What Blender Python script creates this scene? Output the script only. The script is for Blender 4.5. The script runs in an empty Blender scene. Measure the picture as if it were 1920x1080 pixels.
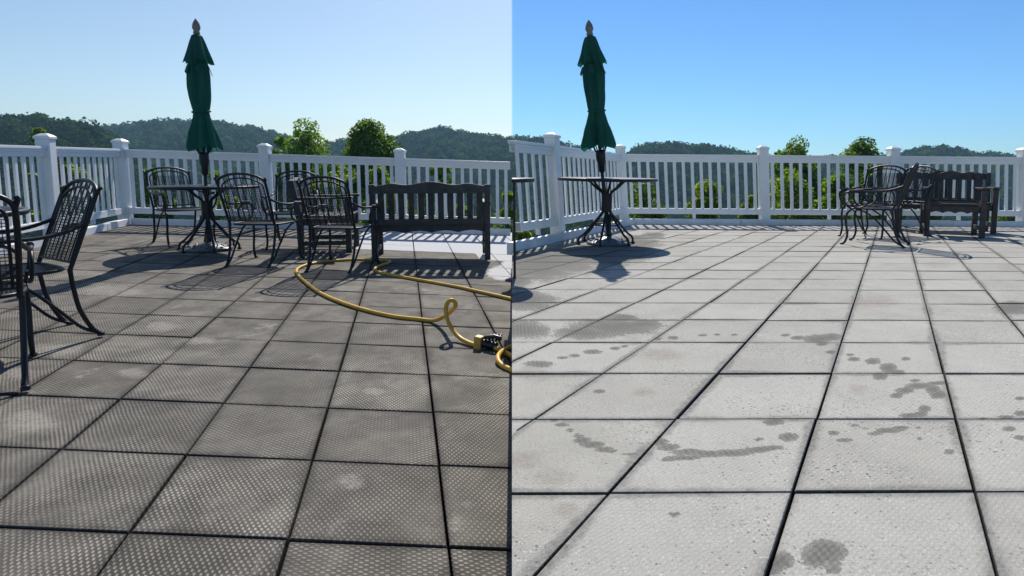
import bpy, bmesh, math, random
import numpy as np
from mathutils import Vector, Matrix
random.seed(7); rng = np.random.default_rng(11)
PI = math.pi
S = bpy.context.scene
COL = S.collection

# ------------------------------------------------------------------ camera
PX, PY, F = 1040.0, 428.0, 1100.0            # principal point and focal length (1920 wide)
PITCH = math.atan((PY - 316.0) / F)
CAM = Vector((0, 0, 1.0))
cd = bpy.data.cameras.new("camera"); cam = bpy.data.objects.new("camera", cd); COL.objects.link(cam)
cd.sensor_width = 36; cd.lens = F / 1920 * 36
cd.shift_x = -(PX - 960) / 1920; cd.shift_y = (PY - 540) / 1920
cd.clip_start = 0.05; cd.clip_end = 6000
cam.location = CAM; cam.rotation_euler = (PI / 2 - PITCH, 0, 0)
S.camera = cam
S.render.resolution_x = 1024; S.render.resolution_y = 576

# ------------------------------------------------------------------ light
SUN_EL, SUN_AZ = 45.0, -1.0                  # straight ahead of the camera
BN = Vector((1.0, (960 - PX) / F * -math.cos(PITCH), (960 - PX) / F * math.sin(PITCH)))  # normal of the seam between the decks
W = bpy.data.worlds.new("World"); S.world = W; W.use_nodes = True
nt = W.node_tree; nt.nodes.clear()
def sky(air, dust, ozone):
    n = nt.nodes.new('ShaderNodeTexSky'); n.sky_type = 'NISHITA'; n.sun_disc = False
    n.sun_elevation = math.radians(SUN_EL); n.sun_rotation = math.radians(SUN_AZ)
    n.air_density = air; n.dust_density = dust; n.ozone_density = ozone; n.altitude = 300
    return n
skyL, skyR = sky(1.0, 0.9, 1.5), sky(1.0, 0.1, 3.5)
def tint(n, c):
    m = nt.nodes.new('ShaderNodeMixRGB'); m.blend_type = 'MULTIPLY'; m.inputs[0].default_value = 1
    m.inputs[2].default_value = (*c, 1); nt.links.new(n.outputs[0], m.inputs[1]); return m
SKY_L_TINT, SKY_R_TINT = (0.80, 0.865, 0.90), (0.47, 0.72, 0.95)
tL, tR = tint(skyL, SKY_L_TINT), tint(skyR, SKY_R_TINT)
tcw = nt.nodes.new('ShaderNodeTexCoord')
dt = nt.nodes.new('ShaderNodeVectorMath'); dt.operation = 'DOT_PRODUCT'; dt.inputs[1].default_value = BN.normalized()
nt.links.new(tcw.outputs['Generated'], dt.inputs[0])
mr = nt.nodes.new('ShaderNodeMapRange'); mr.inputs[1].default_value = -0.0015; mr.inputs[2].default_value = 0.0015
nt.links.new(dt.outputs['Value'], mr.inputs[0])
mx = nt.nodes.new('ShaderNodeMixRGB'); nt.links.new(mr.outputs[0], mx.inputs[0])
nt.links.new(tL.outputs[0], mx.inputs[1]); nt.links.new(tR.outputs[0], mx.inputs[2])
bg = nt.nodes.new('ShaderNodeBackground'); bg.inputs[1].default_value = 0.10
nt.links.new(mx.outputs[0], bg.inputs[0])
wo = nt.nodes.new('ShaderNodeOutputWorld'); nt.links.new(bg.outputs[0], wo.inputs[0])
sd = bpy.data.lights.new("sun", 'SUN'); sd.energy = 4.2; sd.angle = math.radians(0.5); sd.color = (1, 0.955, 0.88)
sun = bpy.data.objects.new("sun", sd); COL.objects.link(sun)
e, a = math.radians(SUN_EL), math.radians(SUN_AZ)
SUNV = Vector((math.cos(e) * math.sin(a), math.cos(e) * math.cos(a), math.sin(e)))
sun.rotation_euler = SUNV.to_track_quat('Z', 'Y').to_euler(); sun.location = SUNV * 30
S.view_settings.view_transform = 'Standard'; S.view_settings.look = 'None'
S.view_settings.exposure = 0.35; S.view_settings.gamma = 1
S.render.engine = 'CYCLES'

# ------------------------------------------------------------------ frames of the two decks
# origin, tile column step, tile row step (metres) of each paved deck
FR = {'L': (Vector((-0.77417, 1.60351, -0.07161)), Vector((0.46855, -0.01011, -0.01587)), Vector((-0.1161, 0.45313, 0.00777))),
      'R': (Vector((0.55486, 1.29619, 0.25003)), Vector((0.43025, 0.00924, -0.00327)), Vector((0.24223, 0.42081, -0.00849)))}
NRM = {k: v[1].cross(v[2]).normalized() for k, v in FR.items()}
_c, _s = math.cos(PITCH), math.sin(PITCH)
def ray(x, y):
    dx, dy = (x - PX) / F, (y - PY) / F
    return Vector((dx, _c - dy * _s, -_s - dy * _c))
def G(side, x, y):                            # point of a deck's surface
    o, n = FR[side][0], NRM[side]; d = ray(x, y)
    return CAM + d * ((o - CAM).dot(n) / d.dot(n))
def proj(p):
    q = p - CAM; z = q.y * _c - q.z * _s; yd = -q.y * _s - q.z * _c
    return (PX + F * q.x / z, PY + F * yd / z)
def deck(side, c, r): o, a1, a2 = FR[side]; return o + a1 * c + a2 * r
def deckz(side, x, y):
    o, n = FR[side][0], NRM[side]
    return o.z - ((x - o.x) * n.x + (y - o.y) * n.y) / n.z
def tile_of(side, p):
    o, a1, a2 = FR[side]
    M = np.array([[a1.x, a2.x], [a1.y, a2.y]]); return np.linalg.solve(M, [p.x - o.x, p.y - o.y])

# ------------------------------------------------------------------ materials
def mat(name, base, rough=0.5, metal=0.0, var=0.0, scale=8.0, bump=0.0, bscale=60.0, spec=0.5, col2=None):
    m = bpy.data.materials.new(name); m.use_nodes = True; t = m.node_tree; b = t.nodes['Principled BSDF']
    b.inputs['Roughness'].default_value = rough; b.inputs['Metallic'].default_value = metal
    b.inputs['Specular IOR Level'].default_value = spec
    tc = t.nodes.new('ShaderNodeTexCoord')
    n = t.nodes.new('ShaderNodeTexNoise'); n.inputs['Scale'].default_value = scale; n.inputs['Detail'].default_value = 6
    t.links.new(tc.outputs['Object'], n.inputs['Vector'])
    r = t.nodes.new('ShaderNodeValToRGB'); r.color_ramp.elements[0].position = 0.3; r.color_ramp.elements[1].position = 0.7
    c2 = col2 or tuple(min(1, x * (1 + var)) for x in base)
    r.color_ramp.elements[0].color = (*[x * (1 - var) for x in base], 1) if not col2 else (*base, 1)
    r.color_ramp.elements[1].color = (*c2, 1)
    t.links.new(n.outputs[0], r.inputs[0]); t.links.new(r.outputs[0], b.inputs['Base Color'])
    if bump:
        n2 = t.nodes.new('ShaderNodeTexNoise'); n2.inputs['Scale'].default_value = bscale; n2.inputs['Detail'].default_value = 4
        t.links.new(tc.outputs['Object'], n2.inputs['Vector'])
        bp = t.nodes.new('ShaderNodeBump'); bp.inputs['Strength'].default_value = bump; bp.inputs['Distance'].default_value = 0.01
        t.links.new(n2.outputs[0], bp.inputs['Height']); t.links.new(bp.outputs[0], b.inputs['Normal'])
    return m
M = {}
M['vinyl_dim_lit'] = mat('dim_lit_white_vinyl', (0.79, 0.785, 0.775), 0.42, var=0.06, scale=2.5, bump=0.05)  # white vinyl darkened to stand in for the left deck's dimmer exposure
M['vinyl'] = mat('bright_lit_white_vinyl', (0.90, 0.89, 0.865), 0.36, var=0.03, scale=2.5, bump=0.04)  # white vinyl lightened to carry the right deck's brighter exposure
M['kerb'] = mat('white_painted_kerb', (0.78, 0.79, 0.80), 0.6, var=0.10, scale=5, bump=0.15)
M['iron'] = mat('black_wrought_iron', (0.009, 0.0095, 0.013), 0.42, var=0.3, scale=30, bump=0.1, bscale=180, spec=0.35)
M['ironmesh'] = mat('black_expanded_metal', (0.022, 0.024, 0.032), 0.40, var=0.3, scale=30)
M['tabletop'] = mat('sky_sheen_table_mesh', (0.065, 0.068, 0.080), 0.34, var=0.3, scale=20)  # paler bluish base stands in for sky reflected off the mesh
M['wood'] = mat('dark_stained_wood', (0.036, 0.034, 0.034), 0.6, var=0.45, scale=14, bump=0.3, bscale=40)
M['wood2'] = mat('worn_dark_wood', (0.036, 0.032, 0.030), 0.55, var=0.5, scale=14, bump=0.3, bscale=40)
M['canvas'] = mat('green_canvas', (0.004, 0.105, 0.075), 0.75, var=0.12, scale=5, bump=0.12, bscale=240)
def translucent(m, col, f):
    t = m.node_tree; b = t.nodes['Principled BSDF']; tr = t.nodes.new('ShaderNodeBsdfTranslucent'); tr.inputs[0].default_value = (*col, 1)
    ms = t.nodes.new('ShaderNodeMixShader'); ms.inputs[0].default_value = f; t.links.new(b.outputs[0], ms.inputs[1]); t.links.new(tr.outputs[0], ms.inputs[2])
    t.links.new(ms.outputs[0], t.nodes['Material Output'].inputs[0])
translucent(M['canvas'], (0.008, 0.26, 0.16), 0.28)
M['base'] = mat('cast_umbrella_base', (0.13, 0.13, 0.135), 0.33, var=0.5, scale=20, bump=0.6, bscale=30)
M['finial'] = mat('grey_finial', (0.20, 0.17, 0.15), 0.4, var=0.2, scale=20)
M['hose'] = mat('yellow_rubber_hose', (0.70, 0.385, 0.035), 0.42, var=0.16, scale=9, bump=0.1, bscale=90)
M['brass'] = mat('yellow_coupling', (0.55, 0.33, 0.05), 0.4, var=0.2, scale=15)
M['blackplastic'] = mat('black_plastic', (0.015, 0.016, 0.016), 0.35, var=0.2, scale=20)
M['grout'] = mat('dark_joint_dirt', (0.007, 0.0065, 0.006), 1.0, var=0.4, scale=30, spec=0.0)
M['concrete'] = mat('concrete_edge', (0.33, 0.32, 0.30), 0.9, var=0.2, scale=6, bump=0.3)
M['bark'] = mat('tree_bark', (0.07, 0.055, 0.04), 0.9, var=0.4, scale=6, bump=0.5, bscale=15)
M['ground'] = mat('valley_ground', (0.03, 0.055, 0.02), 0.95, var=0.5, scale=0.05)

def leafmat(name, dark, light, trans=0.35, spec=0.3, rough=0.55):
    m = bpy.data.materials.new(name); m.use_nodes = True; t = m.node_tree; b = t.nodes['Principled BSDF']
    b.inputs['Roughness'].default_value = rough; b.inputs['Specular IOR Level'].default_value = spec
    at = t.nodes.new('ShaderNodeAttribute'); at.attribute_name = 'tone'
    r = t.nodes.new('ShaderNodeValToRGB'); r.color_ramp.elements[0].color = (*dark, 1); r.color_ramp.elements[1].color = (*light, 1)
    t.links.new(at.outputs['Fac'], r.inputs[0]); t.links.new(r.outputs[0], b.inputs['Base Color'])
    tr = t.nodes.new('ShaderNodeBsdfTranslucent')
    ml = t.nodes.new('ShaderNodeMixRGB'); ml.blend_type = 'MULTIPLY'; ml.inputs[0].default_value = 1; ml.inputs[2].default_value = (1.5, 1.5, 0.5, 1)
    t.links.new(r.outputs[0], ml.inputs[1]); t.links.new(ml.outputs[0], tr.inputs[0])
    mixs = t.nodes.new('ShaderNodeMixShader'); mixs.inputs[0].default_value = trans
    o = t.nodes['Material Output']
    t.links.new(b.outputs[0], mixs.inputs[1]); t.links.new(tr.outputs[0], mixs.inputs[2]); t.links.new(mixs.outputs[0], o.inputs[0])
    return m
M['leaf'] = leafmat('broadleaf_foliage', (0.028, 0.072, 0.010), (0.18, 0.29, 0.03), 0.5)
M['leafy'] = leafmat('yellow_green_foliage', (0.07, 0.13, 0.012), (0.26, 0.36, 0.04), 0.55)
M['forest'] = leafmat('forest_canopy', (0.006, 0.017, 0.008), (0.075, 0.145, 0.034), 0.14, 0.0, 1.0)

def tilemat(name, clean):
    m = bpy.data.materials.new(name); m.use_nodes = True; t = m.node_tree; b = t.nodes['Principled BSDF']; L = t.links.new
    def N(ty, **k):
        n = t.nodes.new(ty)
        for q, v in k.items(): setattr(n, q, v)
        return n
    def math_(op, a, bb=None, cl=False):
        n = N('ShaderNodeMath', operation=op, use_clamp=cl)
        for i, v in enumerate((a, bb)):
            if v is None: continue
            if isinstance(v, (int, float)): n.inputs[i].default_value = v
            else: L(v, n.inputs[i])
        return n.outputs[0]
    def mrange(v, a, bb, c, d, smooth=True):
        n = N('ShaderNodeMapRange'); n.interpolation_type = 'SMOOTHSTEP' if smooth else 'LINEAR'
        L(v, n.inputs[0])
        for i, x in enumerate((a, bb, c, d)): n.inputs[i + 1].default_value = x
        return n.outputs[0]
    def mix(f, c1, c2, ty='MIX'):
        n = N('ShaderNodeMixRGB', blend_type=ty)
        for i, v in enumerate((f, c1, c2)):
            if isinstance(v, (int, float)): n.inputs[i].default_value = v
            elif isinstance(v, tuple): n.inputs[i].default_value = (*v, 1)
            else: L(v, n.inputs[i])
        return n.outputs[0]
    tc = N('ShaderNodeTexCoord'); uv = N('ShaderNodeUVMap', uv_map='tile')
    def noise(scale, detail=6, rough=0.6, vec=None):
        n = N('ShaderNodeTexNoise'); n.inputs['Scale'].default_value = scale; n.inputs['Detail'].default_value = detail; n.inputs['Roughness'].default_value = rough
        L(vec or tc.outputs['Object'], n.inputs['Vector']); return n.outputs[0]
    sep = N('ShaderNodeSeparateXYZ'); L(uv.outputs[0], sep.inputs[0]); u, v = sep.outputs[0], sep.outputs[1]
    rnd = N('ShaderNodeAttribute', attribute_name='rnd').outputs['Fac']
    fld = N('ShaderNodeAttribute', attribute_name='patch').outputs['Fac']
    fld2 = N('ShaderNodeAttribute', attribute_name='rust').outputs['Fac']
    ku, kv = 25.0, 16.0
    wob = noise(6.0, 2)
    su = math_('COSINE', math_('MULTIPLY', math_('ADD', u, math_('MULTIPLY', wob, 0.02)), 2 * PI * ku))
    sv = math_('COSINE', math_('MULTIPLY', math_('ADD', v, math_('MULTIPLY', wob, 0.02)), 2 * PI * kv))
    su2 = math_('COSINE', math_('MULTIPLY', u, 2 * PI * kv)); sv2 = math_('COSINE', math_('MULTIPLY', v, 2 * PI * ku))
    turned = math_('GREATER_THAN', math_('FRACT', math_('MULTIPLY', rnd, 7.31)), 0.74)
    pat1 = math_('MULTIPLY', su, sv); pat2 = math_('MULTIPLY', su2, sv2)
    pat = math_('ADD', math_('MULTIPLY', pat1, math_('SUBTRACT', 1.0, turned)), math_('MULTIPLY', pat2, turned))                                       # -1..1 staggered studs
    stud = mrange(math_('ADD', pat, math_('MULTIPLY', math_('SUBTRACT', noise(45, 3), 0.5), 0.7)), -0.05, 0.6, 0, 1)
    # distance to the edge of the tile
    fu, fv = math_('FRACT', u), math_('FRACT', v)
    eu = math_('MINIMUM', fu, math_('SUBTRACT', 1.0, fu)); ev = math_('MINIMUM', fv, math_('SUBTRACT', 1.0, fv))
    edge = math_('MINIMUM', eu, ev)
    n_big, n_mid, n_fine, n_grit = noise(1.1, 5), noise(5.0, 8, 0.65), noise(60, 4), noise(260, 3, 0.7)
    rim = mrange(math_('ADD', edge, math_('MULTIPLY', math_('SUBTRACT', n_mid, 0.5), 0.16)), 0.0, 0.085, 1, 0)
    if clean:
        base = mix(mrange(n_mid, 0.3, 0.7, 0, 1), (0.365, 0.346, 0.303), (0.43, 0.408, 0.358))
        base = mix(mrange(rnd, 0.0, 0.45, 0.22, 0.0), base, (0.33, 0.31, 0.275))
        base = mix(mrange(rnd, 0.5, 1.0, 0.0, 0.3), base, (0.52, 0.50, 0.45))
        base = mix(mrange(n_big, 0.55, 0.75, 0, 0.22), base, (0.34, 0.31, 0.27))
        base = mix(math_('MULTIPLY', math_('SUBTRACT', 1.0, stud), 0.10), base, (0.20, 0.20, 0.19))
        base = mix(mrange(n_grit, 0.57, 0.70, 0, 0.62), base, (0.13, 0.13, 0.125))
        base = mix(mrange(n_grit, 0.32, 0.44, 0.6, 0), base, (0.60, 0.595, 0.57))
        vo = N('ShaderNodeTexVoronoi'); vo.inputs['Scale'].default_value = 26; L(tc.outputs['Object'], vo.inputs['Vector'])
        spk = math_('MULTIPLY', mrange(vo.outputs['Distance'], 0.05, 0.09, 1, 0), mrange(noise(3.3, 2), 0.55, 0.62, 0, 1))
        base = mix(math_('MULTIPLY', spk, 0.85), base, (0.06, 0.055, 0.05))
        v2 = N('ShaderNodeTexVoronoi'); v2.inputs['Scale'].default_value = 120; L(tc.outputs['Object'], v2.inputs['Vector'])
        vs_ = N('ShaderNodeSeparateXYZ'); L(v2.outputs['Color'], vs_.inputs[0])
        area = mrange(noise(1.7, 3), 0.38, 0.62, 0.25, 1)
        pit = math_('MULTIPLY', math_('MULTIPLY', mrange(v2.outputs['Distance'], 0.25, 0.50, 1, 0), math_('GREATER_THAN', vs_.outputs[0], 0.70)), area)
        base = mix(math_('MULTIPLY', math_('MULTIPLY', pit, vs_.outputs[2]), 1.0), base, (0.10, 0.096, 0.09))
        flk = math_('MULTIPLY', math_('MULTIPLY', mrange(v2.outputs['Distance'], 0.25, 0.42, 1, 0), math_('GREATER_THAN', vs_.outputs[1], 0.70)), area)
        base = mix(math_('MULTIPLY', math_('MULTIPLY', flk, vs_.outputs[2]), 0.62), base, (0.70, 0.69, 0.65))
        rim2 = mrange(math_('ADD', edge, math_('MULTIPLY', math_('SUBTRACT', noise(2.6, 7, 0.7), 0.56), 0.30)), 0.0, 0.05, 1, 0)
        base = mix(math_('MULTIPLY', rim2, mrange(noise(55, 4, 0.7), 0.3, 0.65, 0.15, 0.62)), base, (0.13, 0.125, 0.115))
        base = mix(math_('MULTIPLY', rim, 0.35), base, (0.16, 0.155, 0.145))
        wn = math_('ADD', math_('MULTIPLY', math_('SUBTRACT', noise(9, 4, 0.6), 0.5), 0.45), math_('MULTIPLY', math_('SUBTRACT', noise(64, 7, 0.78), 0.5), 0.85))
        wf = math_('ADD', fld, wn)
        wet_shade = math_('ADD', math_('MULTIPLY', mrange(wf, 0.45, 0.53, 0, 1), 0.78), math_('MULTIPLY', mrange(wf, 0.55, 0.85, 0, 1), 0.22))
        wet_shade_m = math_('MULTIPLY', wet_shade, mrange(pat, -0.4, 0.4, 0.92, 0.76))
        base = mix(wet_shade_m, base, (0.125, 0.12, 0.106))  # wet blots and one painted cast shadow darken the slabs
        rf = math_('MULTIPLY', mrange(math_('ADD', fld2, math_('MULTIPLY', math_('SUBTRACT', noise(13, 8, 0.75), 0.5), 1.5)), 0.25, 0.95, 0, 1), mrange(n_fine, 0.3, 0.65, 0.35, 1))
        base = mix(math_('MULTIPLY', rf, 0.48), base, (0.24, 0.19, 0.155))
        b.inputs['Roughness'].default_value = 0.92
    else:
        dirt = mrange(n_mid, 0.32, 0.70, 0, 1)
        top = mix(dirt, (0.265, 0.24, 0.200), (0.52, 0.475, 0.40))
        low = mix(dirt, (0.031, 0.028, 0.024), (0.080, 0.071, 0.060))
        worn = math_('ADD', mrange(noise(3.1, 6, 0.65), 0.42, 0.68, 0.0, 0.55), math_('MULTIPLY', math_('FRACT', math_('MULTIPLY', rnd, 13.7)), 0.38), True)
        base = mix(math_('ADD', math_('MULTIPLY', stud, math_('SUBTRACT', 1.0, worn)), math_('MULTIPLY', worn, 0.42)), low, top)
        base = mix(mrange(n_big, 0.35, 0.7, 0.0, 0.45), base, (0.13, 0.117, 0.101))
        base = mix(math_('MULTIPLY', rnd, 0.42), base, (0.085, 0.076, 0.066))
        sm = math_('MULTIPLY', mrange(noise(2.3, 7, 0.68), 0.58, 0.70, 0, 0.8), mrange(noise(34, 5, 0.7), 0.35, 0.6, 0.15, 0.75))
        base = mix(sm, base, (0.40, 0.372, 0.325))
        base = mix(mrange(n_grit, 0.60, 0.72, 0, 0.4), base, (0.035, 0.032, 0.03))
        base = mix(math_('MULTIPLY', rim, 0.6), base, (0.042, 0.037, 0.033))
        wf = math_('ADD', fld, math_('MULTIPLY', math_('SUBTRACT', noise(14, 6, 0.7), 0.5), 0.5))
        base = mix(mrange(wf, 0.42, 0.6, 0, 0.95), base, (0.52, 0.52, 0.53))
        pf = mrange(math_('ADD', fld2, math_('MULTIPLY', math_('SUBTRACT', noise(11, 8, 0.75), 0.5), 1.7)), 0.35, 0.85, 0, 1)
        base = mix(math_('MULTIPLY', pf, mrange(n_fine, 0.3, 0.7, 0.2, 0.62)), base, (0.36, 0.33, 0.285))
        b.inputs['Roughness'].default_value = 0.8
    base = mix(mrange(math_('ADD', edge, math_('MULTIPLY', math_('SUBTRACT', n_fine, 0.5), 0.008)), 0.006, 0.0135, 0.9, 0), base, (0.016, 0.015, 0.014))
    b.inputs['Specular IOR Level'].default_value = 0.10 if clean else 0.16
    L(base, b.inputs['Base Color'])
    h = math_('ADD', math_('MULTIPLY', stud, 0.35 if clean else 1.0), math_('MULTIPLY', n_grit, 0.5))
    bp = N('ShaderNodeBump'); bp.inputs['Strength'].default_value = 0.35 if clean else 0.6; bp.inputs['Distance'].default_value = 0.003
    L(h, bp.inputs['Height']); L(bp.outputs[0], b.inputs['Normal'])
    return m
M['tile_dirty'] = tilemat('dirty_studded_pavers', False)
M['tile_clean'] = tilemat('washed_studded_pavers', True)

# ------------------------------------------------------------------ mesh helpers
class MB:
    def __init__(s): s.v = []; s.f = []; s.sm = []
    def add(s, vs, fs, smooth=False):
        k = len(s.v); s.v += [tuple(p) for p in vs]; s.f += [tuple(i + k for i in f) for f in fs]; s.sm += [smooth] * len(fs)
    def box(s, c, ax, ay, az):               # centre and three half-axis vectors
        c, ax, ay, az = map(Vector, (c, ax, ay, az))
        vs = [c + ax * i + ay * j + az * k for k in (-1, 1) for j in (-1, 1) for i in (-1, 1)]
        s.add(vs, [(0, 2, 3, 1), (4, 5, 7, 6), (0, 1, 5, 4), (2, 6, 7, 3), (0, 4, 6, 2), (1, 3, 7, 5)])
    def cbox(s, c, hx, hy, hz): s.box(c, (hx, 0, 0), (0, hy, 0), (0, 0, hz))
    def prism(s, pts, d, smooth=False):      # planar outline swept by vector d
        d = Vector(d); n = len(pts); vs = [Vector(p) for p in pts] + [Vector(p) + d for p in pts]
        s.add(vs, [tuple(range(n))[::-1], tuple(range(n, 2 * n))] + [(i, (i + 1) % n, n + (i + 1) % n, n + i) for i in range(n)])
    def tube(s, pts, r, sides=8, closed=False, caps=True):
        P = [Vector(p) for p in pts]; n = len(P); R = r if isinstance(r, (list, tuple)) else [r] * n
        vs = []; up = None
        for i in range(n):
            if closed: t = P[(i + 1) % n] - P[i - 1]
            else: t = P[min(i + 1, n - 1)] - P[max(i - 1, 0)]
            t = t.normalized() if t.length > 1e-9 else Vector((0, 0, 1))
            if up is None:
                up = Vector((0, 0, 1)) if abs(t.z) < 0.9 else Vector((1, 0, 0))
            up = (up - t * up.dot(t)); up = up.normalized() if up.length > 1e-6 else t.orthogonal().normalized()
            w = t.cross(up)
            for k in range(sides):
                an = 2 * PI * k / sides; vs.append(P[i] + (up * math.cos(an) + w * math.sin(an)) * R[i])
        fs = []
        for i in range(n if closed else n - 1):
            a0, b0 = i * sides, ((i + 1) % n) * sides
            fs += [(a0 + k, a0 + (k + 1) % sides, b0 + (k + 1) % sides, b0 + k) for k in range(sides)]
        s.add(vs, fs, True)
        if caps and not closed:
            s.add(vs[:sides], [tuple(range(sides))[::-1]]); s.add(vs[-sides:], [tuple(range(sides))])
    def lathe(s, prof, n=32, c=(0, 0, 0), smooth=True, rf=None):
        vs = []
        for r, z in prof:
            for k in range(n):
                an = 2 * PI * k / n; q = r * (rf(an, z) if rf else 1)
                vs.append((c[0] + q * math.cos(an), c[1] + q * math.sin(an), c[2] + z))
        fs = [(i * n + k, i * n + (k + 1) % n, (i + 1) * n + (k + 1) % n, (i + 1) * n + k) for i in range(len(prof) - 1) for k in range(n)]
        s.add(vs, fs, smooth)
        s.add(vs[:n], [tuple(range(n))[::-1]]); s.add(vs[-n:], [tuple(range(n))])
    def build(s, name, m, parent=None, bevel=0, off=None):
        me = bpy.data.meshes.new(name)
        vs = s.v if off is None else [(x - off[0], y - off[1], z - off[2]) for x, y, z in s.v]
        me.from_pydata(vs, [], s.f); me.polygons.foreach_set('use_smooth', s.sm); me.materials.append(m); me.update()
        o = bpy.data.objects.new(name, me); COL.objects.link(o)
        if parent is not None: o.parent = parent
        if bevel:
            b = o.modifiers.new('bevel', 'BEVEL'); b.width = bevel; b.segments = 2; b.limit_method = 'ANGLE'
        return o
def spline(pts, n=6, closed=False):
    P = [Vector(p) for p in pts]; out = []; N = len(P)
    rngi = range(N if closed else N - 1)
    for i in rngi:
        if closed: p0, p1, p2, p3 = P[i - 1], P[i], P[(i + 1) % N], P[(i + 2) % N]
        else: p0, p1, p2, p3 = P[max(i - 1, 0)], P[i], P[i + 1], P[min(i + 2, N - 1)]
        for k in range(n):
            t = k / n
            out.append(0.5 * ((2 * p1) + (p2 - p0) * t + (2 * p0 - 5 * p1 + 4 * p2 - p3) * t * t + (3 * p1 - p0 - 3 * p2 + p3) * t ** 3))
    if not closed: out.append(P[-1])
    return out
def tag(o, label=None, cat=None, group=None, kind=None):
    if label: o['label'] = label
    if cat: o['category'] = cat
    if group: o['group'] = group
    if kind: o['kind'] = kind
    return o
def empty(name, loc, rz=0.0, label=None, cat=None, group=None):
    o = bpy.data.objects.new(name, None); COL.objects.link(o); o.location = loc; o.rotation_euler = (0, 0, rz)
    o.empty_display_size = 0.1
    return tag(o, label, cat, group)
def copy_tree(o, parent=None):
    c = o.copy(); COL.objects.link(c)
    if parent is not None: c.parent = parent
    for ch in list(o.children): copy_tree(ch, c)
    return c
def facing(dx, dy): return math.atan2(-dx, dy)

# ------------------------------------------------------------------ paved decks
NB = BN.normalized()
def seam(p): return (Vector(p) - CAM).dot(NB)
def inside_ellipses(ells, side, C, Rr):
    """soft field on tile coordinates: 1 at a blot's centre, .5 on its rim"""
    out = np.zeros_like(C)
    for (x, y, rx, ry) in ells:
        c0 = tile_of(side, G(side, x, y)); cx = tile_of(side, G(side, x + rx, y)) - c0
        cy = (tile_of(side, G(side, x, y + ry)) - tile_of(side, G(side, x, y - ry))) / 2
        Mi = np.linalg.inv(np.array([[cx[0], cy[0]], [cx[1], cy[1]]]))
        q = Mi @ np.stack([C - c0[0], Rr - c0[1]]).reshape(2, -1)
        d = np.sqrt((q ** 2).sum(0)).reshape(C.shape)
        out = np.maximum(out, np.clip(1 - 0.5 * d, 0, 1))
    return out
WET_SHADE_R = [(1010,488,120,26),(1110,476,110,20),(1165,455,70,16),(1225,441,22,6),(970,525,32,14),(1000,505,75,20),(985,562,58,18),(972,617,55,18),(1150,613,88,15),(1165,597,33,8),(1095,624,60,12),(1200,608,38,9),
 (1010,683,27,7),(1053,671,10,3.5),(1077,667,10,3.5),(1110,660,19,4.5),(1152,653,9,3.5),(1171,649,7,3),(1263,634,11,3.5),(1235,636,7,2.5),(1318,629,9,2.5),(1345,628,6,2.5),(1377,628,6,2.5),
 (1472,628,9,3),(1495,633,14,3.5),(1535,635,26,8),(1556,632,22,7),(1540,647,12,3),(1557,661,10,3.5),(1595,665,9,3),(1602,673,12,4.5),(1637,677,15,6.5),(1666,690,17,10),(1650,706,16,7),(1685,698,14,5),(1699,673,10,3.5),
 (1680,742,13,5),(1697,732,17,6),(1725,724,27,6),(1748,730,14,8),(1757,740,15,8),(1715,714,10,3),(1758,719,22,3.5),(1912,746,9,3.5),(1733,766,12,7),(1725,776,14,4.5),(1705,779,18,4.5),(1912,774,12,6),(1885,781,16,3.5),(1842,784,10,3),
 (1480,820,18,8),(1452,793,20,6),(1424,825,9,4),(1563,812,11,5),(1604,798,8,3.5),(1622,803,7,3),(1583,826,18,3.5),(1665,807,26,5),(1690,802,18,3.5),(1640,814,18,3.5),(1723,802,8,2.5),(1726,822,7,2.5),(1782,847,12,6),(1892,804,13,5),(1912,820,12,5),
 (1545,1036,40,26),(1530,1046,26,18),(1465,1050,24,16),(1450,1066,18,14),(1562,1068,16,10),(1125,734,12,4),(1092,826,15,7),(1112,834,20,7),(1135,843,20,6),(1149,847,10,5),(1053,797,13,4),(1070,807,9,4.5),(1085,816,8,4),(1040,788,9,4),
 (1180,852,20,3.5),(1240,830,13,9),(1255,840,22,7),(1290,848,35,6),(1330,852,40,6.5),(1285,859,38,5),(1255,862,18,4),(1370,850,45,6.5),(1420,844,30,5.5),(1450,840,22,3.5),(1263,966,13,6),(1900,577,36,12),(1185,446,30,6)]  # far-right blot in this row is a painted cast shadow, the others are wet
RUST_R = [(985,862,60,24),(1040,895,55,22),(1240,796,22,9),(1610,728,26,14),(1635,565,60,18),(1058,955,34,18),(1000,700,50,22),(1245,665,60,16),(1205,735,30,10),(1420,430,40,8),(1895,500,40,10),(1755,497,40,10)]
CLEAN_L = [(940,511,26,13),(958,500,20,16)]
PALE_L = [(303,612,38,14),(60,790,75,28),(660,905,40,20),(110,655,70,18),(205,545,80,14),(380,640,40,10),(700,735,30,10),(30,700,40,16),(890,705,60,10),(250,700,50,12)]
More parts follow.
